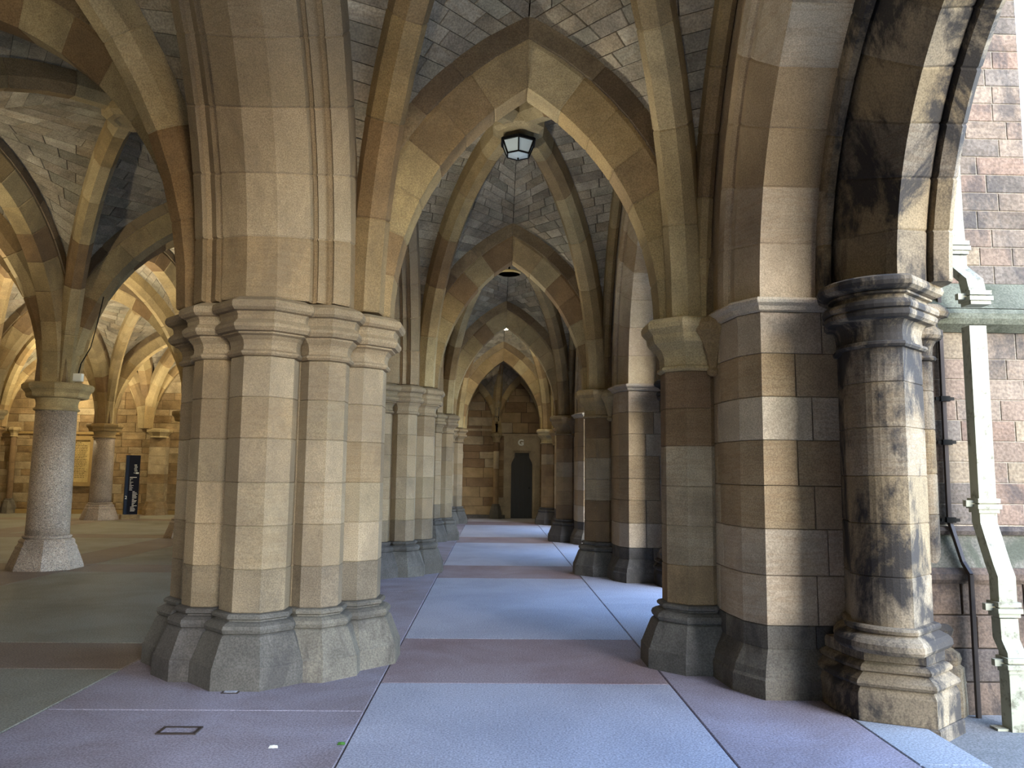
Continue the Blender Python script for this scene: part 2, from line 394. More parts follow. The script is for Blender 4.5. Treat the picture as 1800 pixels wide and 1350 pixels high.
# back wall of the hall, one mesh behind its stones
wall_back = struct('wall_back', mesh('wall_back', [(-20,YW+.02,-.1),(-2.2,YW+.02,-.1),(-2.2,YW+.02,7),(-20,YW+.02,7),(-20,YW+.4,-.1),(-2.2,YW+.4,-.1),(-2.2,YW+.4,7),(-20,YW+.4,7)],
    [(0,1,2,3),(5,4,7,6),(1,5,6,2),(4,0,3,7)], M_DARKJOINT))
ashlar_wall(wall_back, [(-17.6, YW), (-10.2, YW)], .16, 4.6, [.22, .26, .32], .45, 1.05, M_FAR, 3)
b = MB(); rnd = random.Random(5); z = 4.6
while z < 7:
    x = -20
    while x < -2.2:
        e = x+rnd.uniform(.5, 1.0); b.box((x+.004, YW-.0, z+.004), (min(e, -2.2)-.004, YW+.05, z+.296), rnd.random()); x = e
    z += .3
z = .16
while z < 4.6:
    for x0, x1 in ((-20, -17.62), (-10.18, -2.2)):
        x = x0
        while x < x1:
            e = min(x+rnd.uniform(.5, 1.0), x1); b.box((x+.004, YW-.0, z+.004), (e-.004, YW+.05, z+.296), rnd.random()); x = e
    z += .3
o = part('stones_beyond', b.me('stones', M_FAR, tones=True), wall_back); o['kind'] = 'stuff'
b = MB(); b.box((-20, YW-.10, 0), (-2.2, YW+.1, .15)); b.box((-20, YW-.05, 2.72), (-13.0, YW+.1, 2.80)); part('string_course', b.me('string', M_GOLD), wall_back)
# left wall of the hall, and the added wall behind the camera
def far_wall(name, a, b_, z1=7, mat=M_FAR, ch=.3, seed=1):
    """plain ashlar wall out of sight or too far to tell the stones apart: stones joined"""
    a = Vector(a); b_ = Vector(b_); u = (b_-a).normalized(); nrm = Vector((u.y, -u.x)); L = (b_-a).length
    w = struct(name, mesh(name, [(p.x, p.y, z) for z in (-.1, z1) for p in (a-nrm*.02, b_-nrm*.02, b_-nrm*.4, a-nrm*.4)],
        [(0,1,5,4),(1,2,6,5),(2,3,7,6),(3,0,4,7),(4,5,6,7)], M_DARKJOINT))
    m_ = MB(); rn = random.Random(seed); z = 0
    while z < z1-.05:
        s = 0
        while s < L:
            e = min(L, s+rn.uniform(.5, 1.0)); p0 = a+u*(s+.004); p1 = a+u*(e-.004); q0 = p0-nrm*.05; q1 = p1-nrm*.05
            za, zb = z+.004, z+ch-.004
            m_.add([(p0.x,p0.y,za),(p1.x,p1.y,za),(p1.x,p1.y,zb),(p0.x,p0.y,zb),(q0.x,q0.y,za),(q1.x,q1.y,za),(q1.x,q1.y,zb),(q0.x,q0.y,zb)],
                   [(0,1,2,3),(1,5,6,2),(4,0,3,7),(3,2,6,7),(1,0,4,5)], rn.random()); s = e
        z += ch
    o = part('stones', m_.me('stones', mat, tones=True), w); o['kind'] = 'stuff'; return w
far_wall('wall_left', (-19.8, -5), (-19.8, 28.1), seed=2)
far_wall('rear_light_block', (.1, -4.9), (-19.8, -4.9), seed=4)  # unseen wall added to cut the light from behind
# end wall of the walk with the door
DX0, DX1, DH = .60, 1.34, 2.28
YE = 27.75
wall_end = struct('wall_end', mesh('wall_end', [(x, y, z) for y in (YE+.02, YE+.45) for x, z in ((-2.2,-.1),(DX0-.12,-.1),(DX0-.12,DH+.12),(DX1+.12,DH+.12),(DX1+.12,-.1),(3.2,-.1),(3.2,7),(-2.2,7))],
    [(0,1,2,7),(2,3,6,7),(3,4,5,6),(15,10,9,8),(15,14,11,10),(14,13,12,11),(1,9,10,2),(2,10,11,3),(3,11,12,4)], M_DARKJOINT))
ashlar_wall(wall_end, [(-2.0, YE), (.02, YE)], .12, 4.9, [.24, .3, .36], .5, 1.1, M_BROWN, 11)
ashlar_wall(wall_end, [(.16, YE), (3.1, YE)], .12, 4.9, [.24, .3, .36], .4, .9, M_BROWN, 12, hole=(DX0-.16-.25, DX1-.16+.25, 2.86))
b = MB(); b.box((-2.2, YE-.08, 0), (DX0-.2, YE+.1, .12)); b.box((DX1+.2, YE-.08, 0), (3.1, YE+.1, .12)); part('plinth', b.me('plinth', M_BASE), wall_end)
b = MB(); b.box((.2, YE-.03, 2.84), (1.9, YE+.1, 2.92)); b.box((-2.2, YE-.03, 3.0), (0, YE+.1, 3.08)); part('string_course', b.me('string', M_BROWN), wall_end)
# smooth door surround, shouldered head
xc = (DX0+DX1)/2; hw = (DX1-DX0)/2
inn = [(-hw, 0), (-hw, 1.84), (-hw+.02, 1.93), (-hw+.11, 2.10), (-hw+.12, 2.26), (hw-.12, 2.26), (hw-.11, 2.10), (hw-.02, 1.93), (hw, 1.84), (hw, 0)]
outp = [(-hw-.26, 0), (-hw-.26, 1.7), (-hw-.26, 1.9), (-hw-.26, 2.1), (-hw-.26, 2.88), (hw+.26, 2.88), (hw+.26, 2.1), (hw+.26, 1.9), (hw+.26, 1.7), (hw+.26, 0)]
mid = [(-hw-.07, 0), (-hw-.07, 1.86), (-hw-.05, 1.96), (-hw+.04, 2.12), (-hw+.05, 2.33), (hw-.05, 2.33), (hw-.04, 2.12), (hw+.05, 1.96), (hw+.07, 1.86), (hw+.07, 0)]
door = struct('door_1', None, (xc, YE, 0))
n = len(inn); v = []; f = []
for pp, y in ((outp, -.01), (mid, -.03), (mid, .02), (inn, .04), (inn, .34)): v += [(x, y, z) for x, z in pp]
for r in range(4):
    for k in range(n-1): f.append((r*n+k, r*n+k+1, (r+1)*n+k+1, (r+1)*n+k))
part('door_frame', mesh('door_frame', v, f, M_BROWN), door)
for k in range(5):
    b = MB(); w = 2*hw/5; b.box((-hw+k*w+.004, .24, .02), (-hw+(k+1)*w-.004, .29, 2.27)); part('plank', b.me('plank', M_DOOR), door)
b = MB(); b.box((-hw, .28, 0), (hw, .33, 2.3)); part('door_backing', b.me('backing', M_DOOR), door)
hnd = lathe('handle', [(.012, 0), (.03, .01), (.03, .03), (.012, .04)], M_BLACK, 12); part('door_handle', hnd, door, mtx=Matrix.Translation((hw-.1, .24, 1.05)) @ Matrix.Rotation(pi/2, 4, 'X'))
fc = bpy.data.curves.new('letter_sign', 'FONT'); fc.body = 'G'; fc.size = .28; fc.extrude = .012; fc.offset = .012; fc.align_x = 'CENTER'; fc.materials.append(M_WHITE)
fc = bpy.data.meshes.new_from_object(bpy.data.objects.new('tmp', fc)); g_ = bpy.data.objects.new('letter_sign', fc); COL.objects.link(g_); g_.location = (.93, YE-.035, 2.52); g_.rotation_euler = (pi/2, 0, 0)
g_['label'] = 'white capital letter G fixed above the dark doorway'; g_['category'] = 'sign'

# unseen slab added over the vaults to keep daylight from leaking in
roof_light_block = struct('roof_light_block', MB().me('roof_light_block', None)); b = MB(); b.box((-20.3, -5, 6.95), (3.3, 28.5, 7.2)); roof_light_block.data = b.me('roof_light_block', M_DARKJOINT)

# ------------------------------------------------------------------ CLUSTERED PIERS (left row)
OCT_BASE = [(.25,.52),(.282,.515),(.296,.50),(.292,.482),(.272,.472),(.272,.462),(.30,.455),(.332,.437),(.342,.412),(.332,.385),(.318,.375),(.335,.365),(.345,.35),(.352,.335),(.418,.165),(.426,.155),(.430,.0)]
OCT_CAP = [(.25,2.475),(.268,2.480),(.283,2.495),(.283,2.510),(.262,2.525),(.258,2.56),(.268,2.60),(.292,2.630),(.322,2.643),(.322,2.655),(.352,2.662),(.372,2.69),(.372,2.715),(.350,2.740),(.335,2.752),
           (.337,2.785),(.350,2.810),(.378,2.818),(.398,2.838),(.404,2.862),(.396,2.888),(.372,2.905),(.345,2.915),(.32,2.93),(.2,Z0)]
def scale_prof(P, r): return [(max(.05, q-.25+r), z) for q, z in P]
base_big = lathe('base', OCT_BASE, M_BASE); base_small = lathe('base', scale_prof(OCT_BASE, .195), M_BASE)
cap_big = lathe('capital', OCT_CAP, M_PIER); cap_small = lathe('capital', scale_prof([(q if q < .3 else q-.02, z) for q, z in OCT_CAP], .195), M_PIER)
ZC = [.52, .84, 1.165, 1.495, 1.835, 2.155, 2.475]
drums_big = [drum('stone', .25, a, b_, M_PIER if i else M_PLOW) for i, (a, b_) in enumerate(zip(ZC, ZC[1:]))]
drums_small = [drum('stone', .195, a, b_, M_PIER if i else M_PLOW) for i, (a, b_) in enumerate(zip(ZC, ZC[1:]))]
core = drum('core', .56, 0.0, Z0-.02, M_PIER)
core_base = lathe('core', [(.62, 0), (.62, .3), (.56, .5), (.5, .52)], M_BASE)
pier_labels = ['clustered stone pier beside and behind the viewer on the left',
    'nearest clustered sandstone pier of octagonal shafts, large in the left foreground',
    'second clustered pier along the left of the walkway, partly behind the nearest one',
    'third clustered pier along the left of the walkway',
    'farthest clustered pier on the left, last before the dark end doorway']
PR = .62
for k, y in enumerate(YK):
    t = thing('clustered_pier', pier_labels[k], 'pillar', (XP, y, 0), 'clustered piers along the left of the walk')
    part('core', core, t); part('core_base', core_base, t)
    for q in range(8):
        ang = q*pi/4; big = q % 2 == 0; r = PR if big else .60
        p = (r*cos(ang), r*sin(ang), 0)
        sh = holder('shaft', t, p)
        for me in (drums_big if big else drums_small): part('stone', me, sh)
        part('base', base_big if big else base_small, t, p, label='dark weathered moulded base of the pier' if False else None)
        part('capital', cap_big if big else cap_small, t, p)

# ------------------------------------------------------------------ GRANITE COLUMNS (hall)
g_shaft = lathe('shaft', [(.315,.50),(.312,.7),(.305,1.5),(.298,2.50)], M_GRAN, 40, True)
g_base = lathe('base', [(.31,.52),(.33,.52),(.35,.505),(.352,.49),(.335,.475),(.33,.465)], M_GRAN, 40, True)
g_base2 = lathe('base', [(.33,.468),(.35,.455),(.37,.43),(.365,.40),(.38,.37),(.40,.345),(.405,.30),(.415,.285),(.50,.04),(.505,.0)], M_GRAN, 8)
g_neck = lathe('capital', [(.30,2.49),(.325,2.495),(.338,2.51),(.325,2.53),(.305,2.54),(.30,2.60),(.312,2.66),(.34,2.70)], M_RIB, 40, True)
g_cap = lathe('capital', [(.34,2.69),(.40,2.695),(.42,2.72),(.425,2.77),(.445,2.80),(.475,2.83),(.485,2.86),(.485,2.90),(.46,2.93),(.2,Z0+.01)], M_RIB, 8)
cl = {(-7.1, 13.05): 'nearest round speckled granite column, left of the big clustered pier',
      (-7.1, 19.05): 'granite column mostly hidden behind left edge of the big clustered pier',
      (-12.1, 25.05): 'round granite column standing just left of the navy sign totem',
      (-12.1, 19.05): 'granite column cut by the left picture edge at mid depth'}
for x in COLX:
    for y in YK:
        lab = cl.get((x, y), 'round granite column of the hall hidden from view or outside the picture')
        t = thing('granite_column', lab, 'column', (x, y, 0), 'granite columns of the hall')
        part('shaft', g_shaft, t); bb = part('base', g_base2, t); part('base_ring', g_base, bb)
        cc = part('capital', g_cap, t, label='tan sandstone octagonal capital'); part('necking', g_neck, cc)

# ------------------------------------------------------------------ RIGHT WALL PIERS
CJ = (2.77, 5.62-7.05)                       # centre of the outer jamb column, relative to the pier
def jamb_plan(sy):
    p = [(2.77,5.30)]
    p += [(2.775+.275*cos(radians(a)), 5.575+.275*sin(radians(a))) for a in range(-98,-216,-9)]
    p += [(2.60,5.95),(2.95,5.95),(3.03,5.80),(3.035,5.55)]
    return [(x, (y-7.05)*sy) for x, y in p]
def base_plan(sy):
    p = [(2.85,5.20),(2.42,5.40),(2.36,5.62),(2.36,5.98),(2.7,6.1),(3.12,5.98),(3.15,5.45)]
    return [(x, (y-7.05)*sy) for x, y in p]
def scaled(P, c, d, z):
    out = []
    for x, y in P:
        v = Vector((x-c[0], y-c[1])); l = v.length; v *= (l+d)/l; out.append((c[0]+v.x, c[1]+v.y, z))
    return out
def blendp(P, z): return [(x, y, z) for x, y in P]
JZ = [.60, .93, 1.28, 1.60, 1.93, 2.24, 2.50]
WP = {}
for sy in (1, -1):
    c = (2.77, (5.62-7.05)*sy); J = jamb_plan(sy); B = base_plan(sy)
    WP[sy] = dict(
        drums=[ring_mesh('stone', [scaled(J, c, -.008, a), scaled(J, c, -.008, a+.002), scaled(J, c, 0, a+.007), scaled(J, c, 0, b_-.007), scaled(J, c, -.008, b_-.002), scaled(J, c, -.008, b_)], M_SOOT) for a, b_ in zip(JZ, JZ[1:])],
        cap=ring_mesh('capital', [scaled(J, c, d, z) for d, z in ((.0,2.48),(.03,2.482),(.045,2.497),(.04,2.515),(.01,2.525),(.004,2.58),(.012,2.63),(.035,2.665),(.04,2.668),(.095,2.672),(.115,2.69),(.118,2.715),(.105,2.732),(.125,2.738),(.132,2.76),(.12,2.785),(.07,2.80),(.05,2.815),(.05,2.835),(.085,2.842),(.085,2.856),(.07,2.862),(.12,2.868),(.155,2.885),(.165,2.912),(.155,2.94),(.12,2.958),(-.1,2.96))], M_SOOT),
        rings=ring_mesh('base_ring', [scaled(J, c, d, z) for d, z in ((0,.61),(.035,.605),(.05,.59),(.045,.57),(.03,.56),(.05,.55),(.09,.53),(.115,.505),(.12,.47),(.105,.45),(.09,.44))], M_SOOT),
        base=ring_mesh('base', [scaled(B, c, d, z) for d, z in ((-.16,.455),(-.10,.45),(-.09,.43),(-.09,.375),(-.10,.368),(-.065,.355),(-.045,.335),(-.05,.315),(-.075,.305),(-.045,.285),(-.01,.262),(.0,.24),(-.012,.222),(-.035,.215),(-.02,.19),(-.01,.17),(-.01,.0))], M_SOOT),
        foot=ring_mesh('foot', [scaled(B, c, d, z) for d, z in ((.0,.0),(.01,-.01),(.012,-.12))], M_SOOT))
thin_shaft_z = [.62, .95, 1.32, 1.62, 1.95, 2.24, 2.47]
thin = [drum('stone', .082, a, b_, M_SOOT, 20, smooth=False) for a, b_ in zip(thin_shaft_z, thin_shaft_z[1:])]
thin_cap = lathe('capital', [(.082,2.47),(.105,2.475),(.115,2.49),(.105,2.505),(.085,2.515),(.09,2.58),(.115,2.62),(.15,2.635),(.165,2.66),(.16,2.70),(.13,2.73),(.13,2.76),(.16,2.79),(.20,2.80),(.215,2.83),(.205,2.86),(.17,2.89),(.08,2.90)], M_SOOT, 20)
thin_base = lathe('base', [(.082,.64),(.115,.635),(.12,.61),(.10,.595),(.10,.57),(.14,.54),(.16,.50),(.15,.46),(.12,.45)], M_SOOT, 20)
thin_plinth = lathe('plinth', [(.12,.47),(.13,.46),(.13,.38),(.18,.34),(.19,.30),(.18,.26),(.20,.24),(.21,.0),(.21,-.12)], M_SOOT, 8)
R_CAP = [(q, z) for q, z in ((.25,2.475),(.265,2.48),(.28,2.495),(.275,2.515),(.255,2.525),(.258,2.60),(.285,2.66),(.325,2.70),(.345,2.72),(.36,2.75),(.365,2.79),(.385,2.815),(.405,2.84),(.41,2.88),(.395,2.91),(.36,2.93),(.2,Z0))]
r_cap = lathe('capital', R_CAP, M_RIB); r_drums = [drum('stone', .25, a, b_, M_BROWN) for a, b_ in zip(ZC, ZC[1:])]
corbel = lathe('corbel', [(.02,2.42),(.045,2.44),(.05,2.47),(.03,2.49),(.04,2.53),(.055,2.60),(.09,2.70),(.13,2.76),(.155,2.80),(.16,2.86),(.14,2.90),(.05,Z0)], M_RIB, 8)
WZ = [.50, .86, 1.20, 1.52, 1.86, 2.19, 2.52, 2.84]
pl_ = [(1.87, 0.99), (1.87, .60), (1.87, .35), (1.87, .0), (1.87, -.35), (1.87, -.60)]
def face_path(sy):
    """aisle side half: from the middle of the pier round the chamfer to the opening"""
    return [(1.87, 0), (1.87, -.58), (1.905, -.90), (2.02, -1.10), (2.62, -1.10)]
FP = face_path(1)
FPm = [(x, -y) for x, y in reversed(FP)]
plinth_prof = [(.10, -.12), (.10, .13), (.085, .15), (.075, .20), (.0, .33), (-.01, .34)]
wp_labels = {-1: 'wall pier behind the viewer', 0: 'wall pier beside the viewer on the right, out of the picture',
    1: 'nearest right wall pier with chamfered ashlar corner and dark round outer column',
    2: 'second wall pier on the right, its pale ashlar face lit by daylight',
    3: 'third wall pier along the right of the walkway', 4: 'farthest wall pier on the right, beside the end doorway'}
for k in range(5):
    y = YK[k]
    t = thing('wall_pier', wp_labels[k], 'pillar', (0, y, 0), 'wall piers along the right of the walk')
    # hidden core that the facing stones are bedded on
    pts = [(1.885,-.57),(1.925,-.89),(2.04,-1.085),(2.56,-1.085),(3.05,-1.0),(3.05,1.0),(2.56,1.085),(2.04,1.085),(1.925,.89),(1.885,.57)]
    part('core', ring_mesh('core', [[(a, c_, z) for a, c_ in pts] for z in (-.12, 2.9)], M_MORTAR), t)
    rn = random.Random(40+k)
    for path, rev in ((FP, 0), (FPm, 1)):
        if k == 0 and not rev: pass
        L = pl_len(path)[-1]
        for i, (za, zb) in enumerate(zip(WZ, WZ[1:])):
            c1 = L-rn.choice((.13, .22, .34)) if not rev else rn.choice((.13, .22, .34))
            c0 = rn.uniform(.35, .55)
            cuts = sorted([0, c0 if not rev else L-c0, c1, L])
            for s, e in zip(cuts, cuts[1:]):
                part('stone', block('stone', path, s, e, za, zb, M_WALL, .004, .10, .005), t)
        # dark blocks over the plinth
        for s, e in ((0, .55), (.55, L-.24), (L-.24, L)) if not rev else ((0, .24), (.24, L-.55), (L-.55, L)):
            part('plinth_stone', block('plinth_stone', path, s, e, .33, .50, M_BASE, .004, .10, .005), t)
        # splayed plinth and impost moulding follow the same plan
        for nm, prof, mt in (('plinth', plinth_prof, M_BASE), ('impost', [(0, 2.84), (.03, 2.85), (.045, 2.88), (.075, 2.90), (.085, 2.92), (.07, 2.94), (.0, 2.955), (-.1, 2.96)], M_WALL)):
            sub = path
            rows = [[(p[0], p[1], z) for p in pl_off(sub, d)] for d, z in prof]
            part(nm, ring_mesh(nm, rows, mt, closed=False, cap0=False, cap1=False), t)
    # respond shaft
    rs = holder('respond_shaft', t, (1.73, -.10, 0))
    for me in r_drums: part('stone', me, rs)
    part('respond_base', base_big, t, (1.73, -.10, 0)); part('respond_capital', r_cap, t, (1.73, -.10, 0))
    for s in (-1, 1): part('corbel', corbel, t, (1.84, s*.42, 0))
    for sy in (1, -1):
        w = WP[sy]; jc = holder('jamb_column', t)
        for me in w['drums']: part('stone', me, jc)
        part('capital', w['cap'], t); part('base', w['base'], t); part('base_ring', w['rings'], t); part('foot', w['foot'], t)
        ts_ = holder('thin_shaft', t, (3.25, -1.08*sy, 0))
        for me in thin: part('stone', me, ts_)
        for nm, me in (('thin_capital', thin_cap), ('thin_base', thin_base), ('thin_plinth', thin_plinth)): part(nm, me, t, (3.25, -1.08*sy, 0))

# ------------------------------------------------------------------ ARCHES as things
P_TRANS = [(-.285,.34),(-.285,.30),(-.14,.0),(.14,.0),(.285,.30),(.285,.34)]
P_TRANS2 = [(-.30,.53),(-.30,.345),(-.28,.33),(.28,.33),(.30,.345),(.30,.53)]
P_DIAG = [(-.15,.40),(-.15,.12),(-.07,.0),(.07,.0),(.15,.12),(.15,.40)]
P_ARC = [(-.64,.75),(-.64,.30),(-.53,.17),(-.515,.23),(-.475,.23),(-.41,.145),(-.395,.19),(-.365,.19),(-.35,.115),(-.12,.0),(.12,.0),(.35,.115),(.365,.19),(.395,.19),(.41,.145),(.475,.23),(.515,.23),(.53,.17),(.64,.30),(.64,.75)]
P_HALL = [(-.235,.29),(-.235,.25),(-.12,.0),(.12,.0),(.235,.25),(.235,.29)]
P_HALL2 = [(-.25,.50),(-.25,.295),(-.23,.28),(.23,.28),(.25,.295),(.25,.50)]
P_WALLRIB = [(-.07,.26),(-.07,.05),(-.02,.0),(.04,.0),(.07,.05),(.07,.26)]
A_T, H_T = 1.19, 2.14; R_T = rad(A_T, H_T)
tl = ['pointed transverse arch above and behind the viewer', 'nearest pointed transverse arch spanning the walkway, in front of the hanging lantern',
      'second pointed arch across the walkway, behind the hanging lantern', 'third pointed arch across the walkway', 'last and smallest-looking pointed arch framing the dark end wall']
for k, y in enumerate(YK):
    t = thing('transverse_arch', tl[k], 'arch', (XC, y, Z0), 'transverse arches over the walk')
    O = Vector((XC, y, Z0)); arch(holder('inner_order', t), (XC-A_T, y), (XC+A_T, y), Z0, R_T, P_TRANS, 7, M_RIB, O)
    arch(holder('outer_order', t), (XC-A_T, y), (XC+A_T, y), Z0, R_T, P_TRANS2, 6, M_RIBD, O)
al = ['broad moulded arcade arch springing towards the viewer from the nearest clustered pier', 'broad arcade arch between nearest and second clustered piers',
      'broad arcade arch between second and third clustered piers', 'broad arcade arch between third and farthest clustered piers']
A_A, R_A = 2.15, 3.07
H_A = sqrt(R_A**2-(R_A-A_A)**2)
for k in range(4):
    yc = YK[k]+3; t = thing('arcade_arch', al[k], 'arch', (XP, yc, Z0), 'arcade arches between clustered piers')
    arch(t, (XP, yc-A_A), (XP, yc+A_A), Z0, R_A, P_ARC, 8, M_PIER, Vector((XP, yc, Z0)))
ol = ['nearest deep moulded opening arch to the courtyard, curving up at the right', 'courtyard opening arch beyond the nearest wall pier',
      'third courtyard opening arch down the right side', 'farthest courtyard opening arch on the right']
P_OPEN_N = [(-.39,.62),(-.39,.46),(-.36,.42),(-.34,.42),(-.34,.38),(-.345,.30),(-.27,.07),(-.24,.0),(.22,.0),(.24,.10),(.24,.62)]      # chamfer to the walk, plain soffit
P_OPEN_M = [(-.07,.40),(-.07,.03),(-.05,-.01),(.0,-.02),(.02,.02),(.02,.09),(.05,.11),(.08,.09),(.10,.14),(.10,.40)]
P_OPEN_O = [(-.27,.62),(-.25,.46),(-.21,.31),(-.16,.18),(-.11,.07),(-.07,.0),(.04,.03),(.15,.055),(.17,.07),(.18,.10),(.19,.10),(.20,.03),(.29,.0),(.34,.04),(.36,.10),(.36,.60)]
for k in range(4):
    yc = YK[k]+3; o0 = Vector((2.4, yc, Z0)); t = thing('opening_arch', ol[k], 'arch', o0, 'courtyard opening arches')
    for nm, x, a, R, prof, nv, mt in (('inner_order', 2.26, 1.90, 2.66, P_OPEN_N, 8, M_WALL), ('middle_order', 2.52, 1.80, 2.40, P_OPEN_M, 8, M_SOOT), ('outer_order', 2.82, 1.24, 2.16, P_OPEN_O, 7, M_SOOT)):
        h_ = holder(nm, t); arch(h_, (x, yc+a), (x, yc-a), Z0, R, prof, nv, mt, o0, 'voussoir', nseg=3)
# hall transverse arch that crosses the upper left corner: a thing of its own
HA, HR = 2.075, 2.88
hall_near = thing('transverse_arch', 'pointed hall arch sweeping from the nearest clustered pier to the upper left corner', 'arch', (-4.8, YK[1], Z0), 'transverse arches of the hall')
for nm, pr, nv, mt in (('inner_order', P_TRANS, 8, M_RIB), ('outer_order', P_TRANS2, 7, M_RIBD)):
    arch(holder(nm, hall_near), (-2.72, YK[1]), (-6.87, YK[1]), Z0, HR, pr, nv, mt, Vector((-4.8, YK[1], Z0)))

# ------------------------------------------------------------------ CEILINGS: webs, diagonal ribs, bosses
def cell(A, Bq, nC):
    """quads of courses between boundary curve A(s) and rib curve B(s)"""
    rows = [(A(i/nC), Bq(i/nC)) for i in range(nC+1)]; return rows
def build_web(parent, cells, view, nmax, minpx=9):
    backs = MB(); cand = []; rn = random.Random(len(cells)*7+int(abs(parent.location.x*10)+parent.location.y))
    for rows, slen in cells:
        for i in range(len(rows)-1):
            a0, b0 = rows[i]; a1, b1 = rows[i+1]
            nrm = (b0-a0).cross(a1-a0)
            if nrm.length < 1e-6: nrm = (b1-a1).cross(a1-a0)
            if nrm.length < 1e-6: continue
            nrm.normalize()
            cen = (a0+b0+a1+b1)/4
            if nrm.dot(Vector((cen.x, cen.y, 1.0))-cen) < 0: nrm = -nrm          # points down into the room
            if nrm.z > 0: nrm = -nrm
            up = -nrm
            backs.add([p+up*.016 for p in (a0, b0, b1, a1)], [(0, 1, 2, 3)])
            L = ((b0-a0).length+(b1-a1).length)/2
            n = max(1, round(L/slen)); st = rn.uniform(-.35, .35)/n if n > 1 else 0
            fr = [0]+[min(.98, max(.02, (q+rn.uniform(-.18, .18))/n+st)) for q in range(1, n)]+[1]
            fr.sort()
            for f0, f1 in zip(fr, fr[1:]):
                q = [a0.lerp(b0, f0), a0.lerp(b0, f1), a1.lerp(b1, f1), a1.lerp(b1, f0)]
                cc = (q[0]+q[1]+q[2]+q[3])/4
                w = min((q[1]-q[0]).length, (q[2]-q[3]).length); h = min((q[3]-q[0]).length, (q[2]-q[1]).length)
                if max((q[1]-q[0]).length, (q[2]-q[3]).length) < .03 or max((q[3]-q[0]).length, (q[2]-q[1]).length) < .02: continue
                g = .004; fq = []; pr = rn.uniform(-.003, .003)
                for p in q:
                    d = cc-p; l = d.length; fq.append(p+d*min(.3, (g+.004)/max(l, .01)*1.3))
                oq = []
                for p in q:
                    d = cc-p; l = d.length; oq.append(p+d*min(.2, g/max(l, .01)*1.3))
                vs = [p+up*pr for p in fq]+[p+up*.006 for p in oq]+[p+up*.07 for p in oq]
                fs = [(0,1,2,3)]+[(r*4+k, r*4+(k+1)%4, (r+1)*4+(k+1)%4, (r+1)*4+k) for r in (0, 1) for k in range(4)]
                area = 0
                if view:
                    P = [px(p) for p in q]
                    if all(P) and any(0 <= p[0] <= 1800 and 0 <= p[1] <= 1350 for p in P):
                        area = abs(sum(P[k][0]*P[(k+1)%4][1]-P[(k+1)%4][0]*P[k][1] for k in range(4)))/2
                cand.append((area, vs, fs))
    cand.sort(key=lambda c: -c[0]); loc = parent.location; far = MB(); n = 0
    for area, vs, fs in cand:
        if n < nmax and area > minpx*minpx:
            part('stone', mesh('stone', [v_-loc for v_ in vs], fs, M_WEB), parent); n += 1
        else: far.add([v_-loc for v_ in vs], fs, rn.random())
    if far.f:
        o = part('web_stones', far.me('web_stones', M_WEB, tones=True), parent); o['kind'] = 'stuff'
    backs.v = [tuple(Vector(v_)-loc) for v_ in backs.v]
    part('web_backing', backs.me('web_backing', M_DARKJOINT), parent)

def half_curve(S, C, R, n, z0=Z0, off=(0, 0)):
    """callable 0..1 over one half of an arch from plan springing S to plan centre C, offset n outward"""
    S = Vector(S); C = Vector(C); a = (C-S).length; u = (C-S).normalized()
    def f(t):
        p = arch_pt(S, u, R, a, n, t, z0); return p+Vector((off[0], off[1], 0))
    return f
def bay(name, xL, xR, yy_, sides, diag, zboss, nC, slen, view, nmax, shown_sides='LRNF', rib_mat=M_RIB, boss=True):
    """sides: dict L,R,N,F -> (plan S0, plan S1, R, n, plane offset); diag: dict corner -> plan start; corners LN, LF, RN, RF"""
    y0, y1 = yy_; C = Vector(((xL+xR)/2, (y0+y1)/2))
    root = struct('ceiling', None, (C.x, C.y, Z0))
    cells = []; hb = zboss-Z0
    for cn, S in diag.items():
        S = Vector(S); a = (C-S).length; R = rad(a, hb); u = (C-S).normalized()
        D = half_curve(S, C, R, .30)
        top = D(1.0)
        for sd in cn:
            if sd not in shown_sides: continue
            s0, s1, Rs, ns, po = sides[sd]
            s0 = Vector(s0); s1 = Vector(s1); mid_ = (s0+s1)/2
            s = s0 if (s0-S).length < (s1-S).length else s1
            A = half_curve(s, mid_, Rs, ns, off=po); apex = A(1.0)
            # share of the rib length below the height of the side apex
            lo, hi = 0.0, 1.0
            for _ in range(30):
                m_ = (lo+hi)/2
                if D(m_).z < apex.z: lo = m_
                else: hi = m_
            s1f = min(lo, .93)
            nn = nC; ks = max(2, round(nn*s1f)); rows = []
            for i in range(nn+1):
                if i <= ks: t = i/ks; rows.append((A(t), D(s1f*t)))
                else: t = (i-ks)/(nn-ks); rows.append((apex.lerp(top, t), D(s1f+(1-s1f)*t)))
            cells.append((rows, slen))
        rb = holder('diagonal_rib', root)
        ang = atan2(u.y, u.x); nv = max(5, round(a*2.1))
        for me in voussoirs(R, a, P_DIAG, nv, rib_mat, 2): part('voussoir', me, rb, Vector((S.x, S.y, Z0))-root.location, ang)
    build_web(root, cells, view, nmax)
    if boss:
        part('boss', lathe('boss', [(.16,-.07),(.20,-.09),(.27,-.09),(.33,-.04),(.34,.06),(.30,.16),(.26,.28),(.22,.34)], M_RIB, 8), root, (0, 0, zboss-Z0+.02))
    return root
ZB = 6.07
